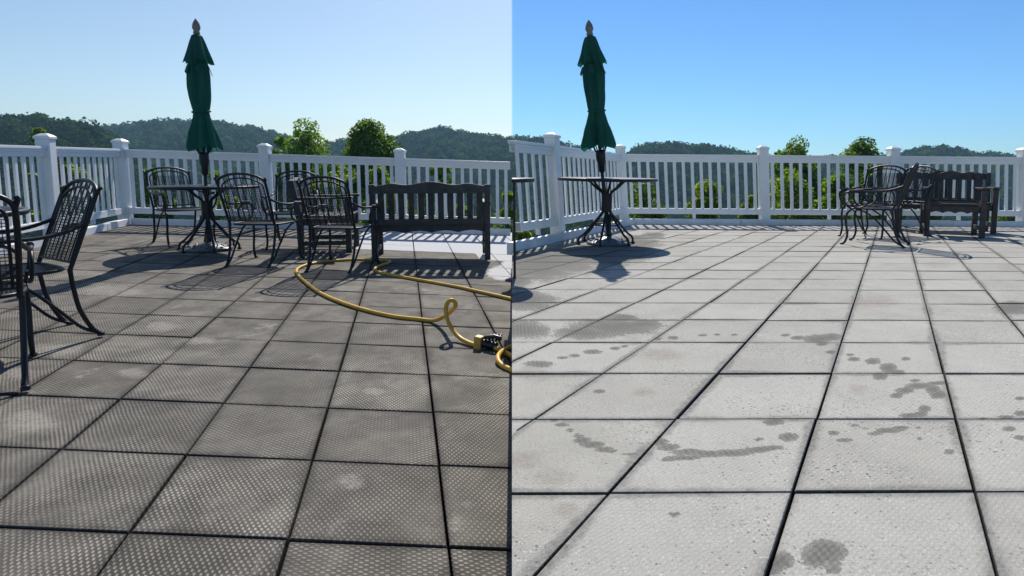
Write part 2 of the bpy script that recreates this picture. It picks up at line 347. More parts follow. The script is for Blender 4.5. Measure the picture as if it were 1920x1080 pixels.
def pave(side, name, m, cr, rr, label_kind, field, rust, gap, sub):
    """one sheet of slabs with real joints; patch / rust are stains, plus one painted shadow, laid on the slabs"""
    vs, fs, uvs, rn = [], [], [], []
    o, a1, a2 = FR[side]; n = NRM[side]
    V = []; Fc = []; UV = []; RN = []; base = 0
    for r in range(*rr):
        for c in range(*cr):
            p = deck(side, c + 0.5, r + 0.5)
            if p.y > 11 or p.y < -2.2: continue
            if (seam(p) > 0.9 if side == 'L' else seam(p) < -0.9): continue
            near = p.y < 5 and abs(proj(p)[0] - (480 if side == 'L' else 1440)) < 650 if p.y > 0.6 else False
            k = sub if near else 6
            g = gap * (0.75 + 0.5 * rng.random()); ch = 0.006
            s = np.concatenate([[g, g], np.linspace(g + ch, 1 - g - ch, k + 1), [1 - g, 1 - g]])
            jx, jy = (rng.random(2) - 0.5) * 0.008
            dz = (rng.random() - 0.5) * 0.004; ta, tb = (rng.random(2) - 0.5) * 0.005
            U, Vv = np.meshgrid(s, s)
            q = len(s)
            drop = np.zeros((q, q)); drop[1, :] = drop[-2, :] = drop[:, 1] = drop[:, -2] = 0.003
            drop[0, :] = drop[-1, :] = drop[:, 0] = drop[:, -1] = 0.03
            z = -drop + dz + ta * (U - .5) + tb * (Vv - .5)
            C = c + U + jx; Rr_ = r + Vv + jy
            pts = np.array(o)[None, None] + C[..., None] * np.array(a1) + Rr_[..., None] * np.array(a2) + z[..., None] * np.array(n)
            V.append(pts.reshape(-1, 3)); UV.append(np.stack([c + U, r + Vv], -1).reshape(-1, 2)); RN.append(np.full(q * q, rng.random()))
            idx = np.arange(q * q).reshape(q, q) + base
            Fc.append(np.stack([idx[:-1, :-1], idx[:-1, 1:], idx[1:, 1:], idx[1:, :-1]], -1).reshape(-1, 4)); base += q * q
    V, UV, RN, Fc = map(np.concatenate, (V, UV, RN, Fc))
    # trim at the seam
    sd_ = (V - np.array(CAM)) @ np.array(NB)
    keep = (sd_[Fc] < 0).any(1) if side == 'L' else (sd_[Fc] > 0).any(1)
    kc = KC[side]; lim = np.maximum((V - np.array(kc[0])) @ np.array(kc[1]), (V - np.array(kc[0])) @ np.array(kc[2]))
    keep &= (lim[Fc] < 0.27).any(1)
    Fc = Fc[keep]
    bad = sd_ > 0 if side == 'L' else sd_ < 0
    nrm = np.array(NB) - np.array(n) * np.dot(np.array(NB), np.array(n))
    V[bad] -= (sd_[bad] / np.dot(nrm, np.array(NB)))[:, None] * nrm[None]
    me = bpy.data.meshes.new(name); me.from_pydata(V.tolist(), [], Fc.tolist()); me.materials.append(m)
    uvl = me.uv_layers.new(name='tile'); uvl.data.foreach_set('uv', UV[Fc.reshape(-1)].astype(np.float32).ravel())
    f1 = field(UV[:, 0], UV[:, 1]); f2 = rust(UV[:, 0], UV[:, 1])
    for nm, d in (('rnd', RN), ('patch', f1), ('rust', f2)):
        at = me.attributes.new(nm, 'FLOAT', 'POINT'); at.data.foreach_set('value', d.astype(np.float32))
    me.update(); ob = bpy.data.objects.new(name, me); COL.objects.link(ob); tag(ob, kind='structure'); return ob
def clean_L(C, R_):
    f = inside_ellipses(CLEAN_L, 'L', C, R_)
    step = np.where(C < -0.6, 99, np.where(C < 2.6, 12.0, 11.0))
    return np.maximum(f, np.clip(0.5 + (R_ - step) * 4, 0, 1))
def soft(ells, side): return lambda C, R_: np.clip((inside_ellipses(ells, side, C, R_) - 0.35) * 1.8, 0, 1)
# kerb lines (front foot of the white kerb) of each deck, in metres on its surface
KL_corner, KL_back, KL_side = G('L', 245, 421), G('L', 960, 441), G('L', 60, 466.7)
KR_corner, KR_back, KR_side = G('R', 1189, 421), G('R', 1920, 425.5), G('R', 960, 473)
def sheet(name, side, drop, m, pts):
    b = MB(); vs = [(p.x, p.y, deckz(side, p.x, p.y) - drop) for p in pts]
    b.prism([Vector(v) for v in vs], (0, 0, -0.25)); o = b.build(name, m); return tag(o, kind='structure')
def seam_at(y, side):                        # point of the seam on a deck, at distance y
    z = 0.2
    for _ in range(4):
        x = (-(y - CAM.y) * NB.y - (z - CAM.z) * NB.z) / NB.x; z = deckz(side, x, y)
    return Vector((x, y, z))
def ext(p, d, t): return p + d * t
dLb = (KL_back - KL_corner).normalized(); dLs = (KL_side - KL_corner).normalized()
dRb = (KR_back - KR_corner).normalized(); dRs = (KR_side - KR_corner).normalized()
def outw(d, towards):                        # horizontal normal of a kerb line, pointing off the deck
    n = Vector((-d.y, d.x, 0)).normalized(); return -n if n.dot(towards) > 0 else n
nLb, nLs = outw(dLb, Vector((0, -1, 0))), outw(dLs, Vector((1, 0, 0)))
nRb, nRs = outw(dRb, Vector((0, -1, 0))), outw(dRs, Vector((1, 0, 0)))
KC = {'L': (KL_corner, nLb, nLs), 'R': (KR_corner, nRb, nRs)}
pave('L', 'dirty_paving', M['tile_dirty'], (-14, 6), (-8, 18), None, clean_L, soft(PALE_L, 'L'), 0.0095, 16)
pave('R', 'washed_paving', M['tile_clean'], (-15, 12), (-7, 21), None, lambda C, R_: inside_ellipses(WET_SHADE_R, 'R', C, R_), soft(RUST_R, 'R'), 0.0075, 30)
sL = seam_at(KL_back.y + 0.27, 'L'); s0L = seam_at(-2.2, 'L')
sR = seam_at(KR_side.y + 0.3, 'R'); s0R = seam_at(-2.2, 'R')
cLo = KL_corner + (nLb + nLs) * 0.27; cRo = KR_corner + (nRb + nRs) * 0.27
sheet('joint_bed', 'L', 0.022, M['grout'], [s0L, sL, cLo, ext(cLo, dLs, 9), Vector((-8, -2.2, 0))])
sheet('joint_bed', 'R', 0.022, M['grout'], [s0R + Vector((0.08, 0, 0)), Vector((12, -2.2, 0)), ext(cRo, dRb, 11), cRo, sR + Vector((0.08, 0, 0))])
# retaining step between the lower dirty deck and the raised washed deck, and the building plinth beneath both
b = MB(); ys = np.linspace(-2.2, KR_side.y + 0.4, 24)
for y0, y1 in zip(ys[:-1], ys[1:]):
    a0, a1_ = seam_at(y0, 'R'), seam_at(y1, 'R')
    q = [a0 + Vector((0.012, 0, -0.03)), a1_ + Vector((0.012, 0, -0.03)), a1_ + Vector((0.012, 0, -0.6)), a0 + Vector((0.012, 0, -0.6))]
    b.prism(q, (0.06, 0, 0))
tag(b.build('retaining_step', M['concrete']), kind='structure')

# ------------------------------------------------------------------ railings
LEAN = {'L': Vector((0.0, 0, 1)), 'R': Vector((-0.065, 0, 1)).normalized()}
def at_px(p0, d, x):                         # point of a line whose picture lies in column x
    lo, hi = -2.0, 14.0
    f = lambda t: proj(p0 + d * t)[0] - x
    s0 = f(0) > f(0.5)
    lo, hi = 0.0, 3.0
    best = min((abs(f(t)), t) for t in np.linspace(-0.5, 13, 4000)); return p0 + d * best[1]
OFF = 0.075 + 0.085
def railing(name, side, label, posts, end0, end1, d, nout, vm, km, nb):
    """posts: ground points of the posts; end0/end1: loose rail ends that butt against the seam or run out"""
    U = LEAN[side]; root = empty(name, posts[0], 0, label, 'railing'); off = posts[0]
    T = Vector(d); w = nout.normalized()
    def bx(name, c, hu, hw, ht, m, parent=root, bev=0.004):
        b = MB(); b.box(c, T * hu, w * hw, U * ht); return b.build(name, m, parent, bev, off)
    for p in posts:
        h = 1.20
        po = bx('post', p + U * (h / 2 - 0.04), 0.072, 0.072, h / 2 + 0.04, vm, root, 0.008)
        b = MB(); t = p + U * h
        def ring(hw, z): return [t + T * (sx * hw) + w * (sy * hw) + U * z for sx, sy in ((-1, -1), (1, -1), (1, 1), (-1, 1))]
        vs = ring(0.083, 0) + ring(0.083, 0.030) + ring(0.06, 0.048) + ring(0.03, 0.066)
        fs = [(3, 2, 1, 0), (12, 13, 14, 15)] + [(k * 4 + i, k * 4 + (i + 1) % 4, k * 4 + 4 + (i + 1) % 4, k * 4 + 4 + i) for k in range(3) for i in range(4)]
        b.add(vs, fs); b.build('post_cap', vm, po, 0.004, off)
    spans = list(zip(posts[:-1], posts[1:]))
    segs = [(a_, b_, 0.072, 0.072) for a_, b_ in spans]
    if end0 is not None: segs.insert(0, (end0, posts[0], 0.0, 0.072))
    if end1 is not None: segs.append((posts[-1], end1, 0.072, 0.0))
    for a_, b_, ia, ib in segs:
        dv = (b_ - a_); L = dv.length; t = dv / L; a2, b2 = a_ + t * ia, b_ - t * ib; mid = (a2 + b2) / 2; hl = (b2 - a2).length / 2
        if hl < 0.05: continue
        b = MB()
        for (z, hw, ht) in ((1.098, 0.052, 0.016), (1.066, 0.040, 0.015), (1.022, 0.030, 0.029)):
            b.box(mid + U * z, t * (hl - 0.001), w * hw, U * ht)
        b.build('top_rail', vm, root, 0.004, off)
        b = MB(); b.box(mid + U * 0.205, t * (hl - 0.001), w * 0.032, U * 0.045); b.build('bottom_rail', vm, root, 0.004, off)
        b = MB(); b.box(mid + U * 0.125, t * 0.022, w * 0.022, U * 0.036); b.build('rail_block', vm, root, 0.003, off)
        for zc, hz_ in ((1.045, 0.050), (0.205, 0.052)):
            for q_, sg in ((a2, 1), (b2, -1)):
                b = MB(); b.box(q_ + t * (sg * 0.012) + U * zc, t * 0.011, w * 0.040, U * hz_); b.build('rail_bracket', vm, root, 0.003, off)
        nbal = max(1, int(round(2 * hl / nb)))
        for i in range(nbal):
            p = a2 + (b2 - a2) * ((i + 0.5) / nbal)
            b = MB(); b.box(p + U * 0.622, t * 0.024, w * 0.012, U * 0.374); b.build('baluster', vm, root, 0.003, off)
    return root
def kerb(side, name, p0, p1, nout, m, pieces):
    b = MB(); d = p1 - p0; L = d.length; t = d / L; zu = Vector((0, 0, 1))
    for i in range(pieces):
        a_, c_ = p0 + t * (L * i / pieces + 0.004), p0 + t * (L * (i + 1) / pieces - 0.004)
        dz = (rng.random() - 0.5) * 0.012
        b.box((a_ + c_) / 2 + nout * 0.0375 + zu * (0.028 + dz), t * ((c_ - a_).length / 2), nout * 0.0375, zu * 0.062)
    o = b.build(name, m, None, 0.008); tag(o, kind='structure'); return o

LBo, LSo = KL_corner + nLb * OFF, KL_corner + nLs * OFF
RBo, RSo = KR_corner + nRb * OFF, KR_corner + nRs * OFF
cornerL = KL_corner + (nLb + nLs) * (OFF * 0.9); cornerR = KR_corner + (nRb + nRs) * (OFF * 0.9)
def seam_hit(p0, d):
    t = -seam(p0) / d.dot(NB); return p0 + d * t
lb = [at_px(LBo, dLb, x) for x in (504, 754)]
railing('railing', 'L', 'greyish white back railing behind the long bench and iron chairs on dirty paving', [cornerL] + lb, None, seam_hit(LBo, dLb) - dLb * 0.02, dLb, nLb, M['vinyl_dim_lit'], M['kerb'], 0.128)
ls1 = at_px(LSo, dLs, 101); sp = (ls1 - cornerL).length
railing('railing', 'L', 'white side railing at the far left behind the high-backed chair on dirty paving', [ls1, ls1 + dLs * sp, ls1 + dLs * sp * 2], cornerL + dLs * 0.09, None, dLs, nLs, M['vinyl_dim_lit'], M['kerb'], 0.150)
rb = [at_px(RBo, dRb, x) for x in (1434, 1676, 1918)]
railing('railing', 'R', 'bright white back railing along the far edge of the washed pale paving', [cornerR] + rb + [rb[-1] + (rb[-1] - rb[-2])], None, None, dRb, nRb, M['vinyl'], M['kerb'], 0.146)
rs1 = at_px(RSo, dRs, 1047)
railing('railing', 'R', 'bright white side railing behind the round table without chairs', [rs1], cornerR + dRs * 0.09, seam_hit(RSo, dRs) - dRs * 0.16, dRs, nRs, M['vinyl'], M['kerb'], 0.170)
kerb('L', 'kerb', KL_corner, KL_back - dLb * 0.02, nLb, M['kerb'], 4)
kerb('L', 'kerb', KL_corner + dLs * 0.02, ext(KL_corner, dLs, 5.5), nLs, M['kerb'], 8)
kerb('R', 'kerb', KR_corner, ext(KR_corner, dRb, 8.5), nRb, M['kerb'], 5)
kerb('R', 'kerb', KR_corner + dRs * 0.02, seam_hit(KR_corner, dRs) - dRs * 0.02, nRs, M['kerb'], 4)

# ------------------------------------------------------------------ furniture prototypes
def mirror(pts, sx): return [(p[0] * sx, p[1], p[2]) for p in pts]
def make_iron_chair():
    """faces local +Y; rear feet at (±.215, -.36)"""
    root = empty('iron_armchair', (0, 0, 0)); I = M['iron']
    def backy(z): return -0.215 - (z - 0.42) * 0.34
    # arch: outer frame
    b = MB(); half = [(-0.225, -0.215, 0.42), (-0.232, backy(0.6), 0.60), (-0.236, backy(0.8), 0.80), (-0.222, backy(0.885), 0.885), (-0.13, backy(0.935), 0.935), (0, backy(0.95), 0.95)]
    full = half + [(-x, y, z) for x, y, z in half[-2::-1]]
    b.tube(spline(full, 5), 0.0125, 8)
    for sx in (-1, 1): b.tube(spline([(sx * 0.236, backy(0.86), 0.86), (sx * 0.246, backy(0.9), 0.895), (sx * 0.243, backy(0.92) - 0.006, 0.905)], 4), 0.011, 8)
    b.build('back_frame', I, root)
    b = MB(); half = [(-0.205, backy(0.80) + 0.004, 0.80), (-0.19, backy(0.85) + 0.004, 0.848), (-0.11, backy(0.895) + 0.004, 0.893), (0, backy(0.905) + 0.004, 0.908)]
    full = half + [(-x, y, z) for x, y, z in half[-2::-1]]
    b.tube(spline(full, 5), 0.008, 6)
    b.tube([(-0.23, backy(0.47) + 0.002, 0.47), (0.23, backy(0.47) + 0.002, 0.47)], 0.008, 6)
    b.tube([(-0.205, backy(0.80) + 0.004, 0.80), (-0.205, backy(0.47) + 0.002, 0.47)], 0.007, 6)
    b.tube([(0.205, backy(0.80) + 0.004, 0.80), (0.205, backy(0.47) + 0.002, 0.47)], 0.007, 6)
    b.build('inner_arch', I, root)
    b = MB()
    for i in range(7):
        x = -0.165 + 0.055 * i; zt = 0.945 - 0.9 * x * x
        b.tube([(x, backy(0.47), 0.47), (x, backy(zt), zt)], 0.0045, 5)
    b.build('back_bars', I, root)
    b = MB()
    for i in range(23):                        # woven wire panel of the back
        z = 0.475 + 0.0165 * i; hw = 0.205 if z < 0.8 else 0.205 - (z - 0.8) * 1.0
        b.box((0, backy(z) + 0.005, z), (hw, 0, 0), (0, 0.0012, 0), (0, 0, 0.0021))
    for i in range(25):
        x = -0.204 + 0.017 * i; zt = 0.85 if abs(x) < 0.15 else 0.80
        zm = (0.47 + zt) / 2; hz = (zt - 0.47) / 2
        b.box((x, backy(zm) + 0.0065, zm), (0.0015, 0, 0), (0, 0.0012, 0), (0, -0.34 * hz, hz))
    b.build('backrest', M['ironmesh'], root)
    # seat: rim and expanded metal
    def seat_out(k):
        an = 2 * PI * k / 32; ca, sa = math.cos(an), math.sin(an)
        return (math.copysign(abs(ca) ** 0.55, ca) * 0.245, math.copysign(abs(sa) ** 0.55, sa) * 0.225 + 0.005)
    b = MB(); b.tube([(*seat_out(k), 0.43) for k in range(32)], 0.011, 7, closed=True); b.build('seat_rim', I, root)
    b = MB()
    for i in range(29):
        y = -0.21 + 0.0152 * i
        hw = 0.238 * (1 - min(1, abs((y - 0.005) / 0.228)) ** 3.6) ** (1 / 3.6)
        b.box((0, y, 0.428), (hw, 0, 0), (0, 0.0033, 0), (0, 0, 0.0012))
    for i in range(31):
        x = -0.235 + 0.01565 * i
        hl = 0.218 * (1 - min(1, abs(x / 0.247)) ** 3.6) ** (1 / 3.6)
        b.box((x, 0.005, 0.4305), (0.0031, 0, 0), (0, hl, 0), (0, 0, 0.0012))
    b.build('seat', M['ironmesh'], root)
    for sx in (-1, 1):
        b = MB(); pts = [(0.233, backy(0.70), 0.70), (0.262, -0.20, 0.655), (0.277, -0.06, 0.632), (0.283, 0.10, 0.632), (0.283, 0.20, 0.626), (0.282, 0.252, 0.600), (0.278, 0.262, 0.540), (0.266, 0.235, 0.470), (0.250, 0.19, 0.430)]
        b.tube(spline(mirror(pts, sx), 5), 0.0115, 8)
        b.tube(spline(mirror([(0.281, 0.07, 0.640), (0.281, 0.21, 0.632)], sx), 3), 0.016, 8); b.build('armrest', I, root)
        b = MB(); pts = [(0.283, 0.225, 0.616), (0.282, 0.13, 0.622), (0.281, 0.045, 0.590), (0.279, 0.01, 0.530), (0.275, 0.045, 0.468), (0.268, 0.12, 0.440), (0.262, 0.175, 0.462), (0.260, 0.165, 0.495)]
        b.tube(spline(mirror(pts, sx), 5), 0.0095, 8); b.build('scroll', I, root)
        b = MB(); pts = [(0.232, -0.215, 0.43), (0.228, -0.225, 0.32), (0.222, -0.25, 0.18), (0.217, -0.30, 0.06), (0.215, -0.340, 0.012)]
        b.tube(spline(mirror(pts, sx), 5), 0.0125, 8); b.lathe([(0.019, 0), (0.019, 0.016), (0.012, 0.022)], 10, (sx * 0.215, -0.343, 0)); b.build('leg', I, root)
        b = MB(); pts = [(0.245, 0.17, 0.43), (0.252, 0.225, 0.37), (0.255, 0.232, 0.26), (0.252, 0.212, 0.13), (0.254, 0.232, 0.04), (0.256, 0.262, 0.012)]
        b.tube(spline(mirror(pts, sx), 5), 0.0125, 8); b.lathe([(0.019, 0), (0.019, 0.016), (0.012, 0.022)], 10, (sx * 0.256, 0.265, 0)); b.build('leg', I, root)
        b = MB(); pts = [(0.243, 0.14, 0.420), (0.238, 0.06, 0.400), (0.232, -0.04, 0.330), (0.224, -0.15, 0.20), (0.217, -0.25, 0.075), (0.208, -0.333, 0.02)]
        b.tube(spline(mirror(pts, sx), 5), 0.0095, 8); b.build('brace', I, root)
    return root
PROTO = make_iron_chair(); PROTO.scale = (1, 1, 0.96); used = [False]
def iron_chair(side, x, y, d, label, group, dz=0.0):
    o = PROTO if not used[0] else copy_tree(PROTO); used[0] = True
    o.location = (x, y, deckz(side, x, y) + dz); o.rotation_euler = (0, 0, facing(*d))
    tag(o, label, 'chair', group); return o
def rear(side, x, y, d, label, group):          # placed by the middle of its rear feet
    d = Vector((*d, 0)).normalized(); return iron_chair(side, x + d.x * 0.34, y + d.y * 0.34, (d.x, d.y), label, group)

def make_table(rad=0.55):
    root = empty('round_iron_table', (0, 0, 0)); I = M['iron']
    b = MB(); n = 64
    b.lathe([(rad - 0.035, 0.700), (rad - 0.008, 0.698), (rad, 0.708), (rad, 0.722), (rad - 0.008, 0.730), (rad - 0.035, 0.727)], n); b.build('table_rim', I, root)
    b = MB(); st = 0.0165; k = int(rad / st)
    for i in range(-k, k + 1):
        q = i * st; hl = math.sqrt(max(0, (rad - 0.02) ** 2 - q * q))
        if hl < 0.03: continue
        b.box((0, q, 0.7235), (hl, 0, 0), (0, 0.0034, 0), (0, 0, 0.0014)); b.box((q, 0, 0.7265), (0.0032, 0, 0), (0, hl, 0), (0, 0, 0.0014))
    b.lathe([(0.03, 0.722), (0.06, 0.722), (0.06, 0.733), (0.03, 0.733)], 20)
    b.build('tabletop', M['tabletop'], root)
    for j in range(6):
        an = 2 * PI * j / 6 + 0.35; c, s = math.cos(an), math.sin(an)
        b = MB(); prof = [(0.235, 0.705), (0.20, 0.690), (0.13, 0.625), (0.062, 0.575), (0.050, 0.52), (0.050, 0.40), (0.055, 0.345), (0.12, 0.265), (0.245, 0.125), (0.298, 0.085), (0.318, 0.05), (0.320, 0.012)]
        b.tube(spline([(r * c, r * s, z) for r, z in prof], 4), 0.0125, 8)
        b.lathe([(0.024, 0), (0.024, 0.014), (0.016, 0.022)], 10, (0.320 * c, 0.320 * s, 0)); b.build('leg', I, root)
    b = MB(); b.tube([(0.16 * math.cos(2 * PI * k / 28), 0.16 * math.sin(2 * PI * k / 28), 0.215) for k in range(28)], 0.007, 6, closed=True); b.build('stretcher_ring', I, root)
    b = MB(); b.lathe([(0.050, 0.36), (0.054, 0.38), (0.054, 0.54), (0.050, 0.56)], 16); b.build('collar', I, root)
    return root
def make_umbrella_base():
    root = empty('umbrella_base', (0, 0, 0))
    b = MB()
    def rf(an, z): return 1 + 0.02 * math.cos(8 * an)
    b.lathe([(0.20, 0), (0.262, 0.004), (0.268, 0.02), (0.255, 0.034), (0.225, 0.040), (0.17, 0.062), (0.10, 0.092), (0.055, 0.105)], 64, rf=rf)
    for j in range(16):                          # cast leaf ornament
        an = 2 * PI * j / 16; c, s = math.cos(an), math.sin(an)
        rr = 0.21 if j % 2 else 0.16; z = 0.045 if j % 2 else 0.066
        b.lathe([(0.001, 0.018), (0.012, 0.014), (0.022, 0.002), (0.024, -0.01)][::-1], 8, (rr * c, rr * s, z))
    b.build('plate', M['base'], root)
    b = MB(); b.lathe([(0.05, 0.10), (0.034, 0.12), (0.03, 0.16), (0.03, 0.40), (0.034, 0.41)], 16); b.build('stem', M['iron'], root)
    b = MB(); b.tube([(0.028, 0, 0.34), (0.065, 0, 0.34)], 0.007, 6); b.lathe([(0.016, -0.012), (0.02, 0), (0.016, 0.012)], 10, (0.072, 0, 0.34)); b.build('knob', M['iron'], root)
    return root
def make_umbrella(seed):
    rs = np.random.default_rng(seed)
    root = empty('patio_umbrella', (0, 0, 0))
    b = MB(); b.tube([(0, 0, 0.16), (0, 0, 2.42)], 0.019, 12); b.build('pole', M['iron'], root)
    def cloth(prof, nf, depth, ph, n=144, wob=0.05):
        b = MB(); zs = [p[1] for p in prof]; rs_ = [p[0] for p in prof]; ds = [p[2] if len(p) > 2 else depth for p in prof]
        zz = np.linspace(0, 1, 46); tpar = np.linspace(0, 1, len(prof))
        Z, Rr, D = np.interp(zz, tpar, zs), np.interp(zz, tpar, rs_), np.interp(zz, tpar, ds)
        amp = 0.75 + 1.0 * rs.random(nf); phs = (rs.random(nf) - 0.5) * 0.5
        vs = []
        for i in range(46):
            for k in range(n):
                an = 2 * PI * k / n
                q = (an / (2 * PI) * nf) % 1; j = int(an / (2 * PI) * nf) % nf
                tri = abs(2 * q - 1)                          # pleat: ridge at the rib, valley between
                f = 1 - D[i] * amp[j] * (1 - tri ** (0.8 + 0.5 * amp[j])) + 0.05 * math.sin(7 * Z[i] + 2.1 * j)
                f += wob * math.sin(3 * an + 5 * Z[i]) * 0.5 + 0.03 * math.sin(19 * an + 9 * Z[i] + j)
                a2 = an + ph + phs[j] * (1 - tri) + 0.18 * math.sin(4 * Z[i])
                zoff = (0.055 * (1 - tri) + 0.02 * math.sin(2.3 * j)) * max(0, (i - 38) / 7)
                vs.append((Rr[i] * f * math.cos(a2), Rr[i] * f * math.sin(a2), Z[i] + zoff))
        fs = [(i * n + k, (i + 1) * n + k, (i + 1) * n + (k + 1) % n, i * n + (k + 1) % n) for i in range(45) for k in range(n)]
        b.add(vs, fs, True); b.add(vs[:n], [tuple(range(n))]); return b
    prof = [(0.05, 2.20, 0.1), (0.095, 2.10, 0.2), (0.108, 2.00, 0.28), (0.125, 1.92, 0.3), (0.128, 1.78, 0.34), (0.118, 1.66, 0.3), (0.100, 1.56, 0.2), (0.088, 1.515, 0.14), (0.098, 1.47, 0.2), (0.125, 1.38, 0.3), (0.158, 1.30, 0.38), (0.185, 1.20, 0.40), (0.200, 1.13, 0.40), (0.196, 1.09, 0.38)]
    b = cloth(prof, 7, 0.3, 0.2); b.build('canopy', M['canvas'], root)
    prof = [(0.030, 2.335, 0.1), (0.062, 2.315, 0.12), (0.085, 2.26, 0.18), (0.118, 2.16, 0.26), (0.158, 2.055, 0.34), (0.168, 2.02, 0.36)]
    b = cloth(prof, 8, 0.25, 0.5, wob=0.03); b.build('canopy_vent', M['canvas'], root)
    for j in range(5):                           # ruffle under the vent
        b = MB(); an = 2 * PI * j / 5 + 0.4; c, s = math.cos(an), math.sin(an)
        b.prism([(0.10 * c - 0.03 * s, 0.10 * s + 0.03 * c, 2.0), (0.135 * c - 0.035 * s, 0.135 * s + 0.035 * c, 1.90), (0.142 * c + 0.02 * s, 0.142 * s - 0.02 * c, 1.93), (0.11 * c + 0.03 * s, 0.11 * s - 0.03 * c, 2.01)], (0.006 * c, 0.006 * s, 0.002))
        b.build('ruffle', M['canvas'], root)
    b = MB(); b.tube([(0.094 * math.cos(2 * PI * k / 32), 0.094 * math.sin(2 * PI * k / 32), 1.515 + 0.01 * math.sin(2 * PI * k / 32)) for k in range(32)], 0.012, 6, closed=True); b.build('tie_strap', M['canvas'], root)
    for j in range(8):
        an = 2 * PI * j / 8 + 0.2; c, s = math.cos(an), math.sin(an)
        b = MB(); b.tube([(0.03 * c, 0.03 * s, 1.05), (0.05 * c, 0.05 * s, 1.06), (0.11 * c, 0.11 * s, 1.19)], 0.007, 6); b.build('rib', M['iron'], root)
    b = MB(); b.lathe([(0.022, 0.82), (0.034, 0.84), (0.040, 0.92), (0.052, 0.97), (0.055, 1.03), (0.050, 1.07), (0.03, 1.08)], 20); b.build('hub', M['iron'], root)
    b = MB(); b.lathe([(0.016, 2.33), (0.040, 2.345), (0.030, 2.37), (0.042, 2.39), (0.046, 2.41), (0.036, 2.45), (0.016, 2.485), (0.003, 2.50)], 18); b.build('finial', M['finial'], root)
    return root

def make_bench(W_, name='garden_bench', wood='wood', hb=0.87, nslat=10):
    """faces local +Y, width W_ along X; rear feet at y=-.27"""
    root = empty(name, (0, 0, 0)); m = M[wood]; hw = W_ / 2
    def bp(z): return -0.27 - max(0, z - 0.40) * 0.16
    for sx in (-1, 1):
        b = MB(); x = sx * (hw - 0.032)
        out = [(x - 0.03, -0.235, 0), (x - 0.03, -0.295, 0), (x - 0.03, -0.305, 0.40), (x - 0.03, bp(hb) - 0.035, hb - 0.03), (x - 0.03, bp(hb) + 0.025, hb - 0.03), (x - 0.03, -0.235, 0.42)]
        b.prism(out, (0.06, 0, 0)); b.build('leg', m, root, 0.004)
        b = MB(); b.box((x, 0.245, 0.31), (0.03, 0, 0), (0, 0.03, 0), (0, 0, 0.31)); b.build('leg', m, root, 0.004)
        b = MB(); pts = [(x - 0.042, -0.285, 0.615), (x - 0.042, 0.29, 0.622), (x - 0.042, 0.31, 0.635), (x - 0.042, 0.29, 0.652), (x - 0.042, 0.05, 0.640), (x - 0.042, -0.285, 0.645)]
        b.prism(pts, (0.084, 0, 0)); b.build('armrest', m, root, 0.005)
        b = MB(); b.box((x, -0.01, 0.12), (0.02, 0, 0), (0, 0.23, 0), (0, 0, 0.025)); b.build('stretcher', m, root, 0.003)
        b = MB(); b.box((x, -0.01, 0.365), (0.018, 0, 0), (0, 0.228, 0), (0, 0, 0.04)); b.build('side_rail', m, root, 0.003)
    # top rail with its wavy crest
    n = 48; ins = 0.0
    def crest(t):                                # t -1..1
        return 0.045 * math.exp(-(t / 0.30) ** 2) + 0.026 * math.exp(-((abs(t) - 0.62) / 0.16) ** 2) + 0.012 * math.exp(-((abs(t) - 0.97) / 0.05) ** 2)
    ys = bp(hb - 0.05) + 0.002
    top = [((-1 + 2 * k / n) * (hw - ins), ys, hb - 0.045 + crest(-1 + 2 * k / n)) for k in range(n + 1)]
    bot = [((hw - ins), ys, hb - 0.125), (-(hw - ins), ys, hb - 0.125)]
    b = MB(); b.prism(top[::-1] + bot[::-1], (0, -0.045, 0)); b.build('top_rail', m, root, 0.003)
    b = MB(); b.box((0, bp(0.43) - 0.006, 0.437), (hw - 0.064, 0, 0), (0, 0.02, 0), (0, 0, 0.034)); b.build('lower_back_rail', m, root, 0.003)
    for i in range(nslat):
        x = -(hw - 0.064) + (2 * (hw - 0.064)) * (i + 0.5) / nslat
        z0, z1 = 0.470, hb - 0.124; zm = (z0 + z1) / 2; hz = (z1 - z0) / 2
        b = MB(); b.box((x, bp(zm) + 0.001, zm), (W_ / nslat * (0.275 if wood == 'wood' else 0.20), 0, 0), (0, 0.010, 0), (0, -0.16 * hz, hz)); b.build('back_slat', m, root, 0.002)
    for i in range(7):
        y = -0.225 + 0.079 * i
        b = MB(); b.box((0, y, 0.418 + (0.012 if i in (0, 6) else 0)), (hw - 0.064 if i == 6 else hw - 0.066, 0, 0), (0, 0.031, 0), (0, 0, 0.0115)); b.build('seat_slat', m, root, 0.003)
    for y in (0.245, -0.262):                    # aprons with a scalloped lower edge
        n = 40; hx = hw - 0.063
        pts = [(-hx, y, 0.404), (hx, y, 0.404)] + [(hx - 2 * hx * k / n, y, 0.325 + 0.022 * abs(math.sin(4 * PI * k / n * 1.0)) - (0.012 if 0 < k < n else 0)) for k in range(n + 1)]
        b = MB(); b.prism(pts, (0, 0.022 if y < 0 else -0.022, 0)); b.build('apron', m, root, 0.002)
    return root
def place(o, side, x, y, d, label, cat, group=None, dz=0.0):
    o.location = (x, y, deckz(side, x, y) + dz); o.rotation_euler = (0, 0, facing(*d)); tag(o, label, cat, group); return o

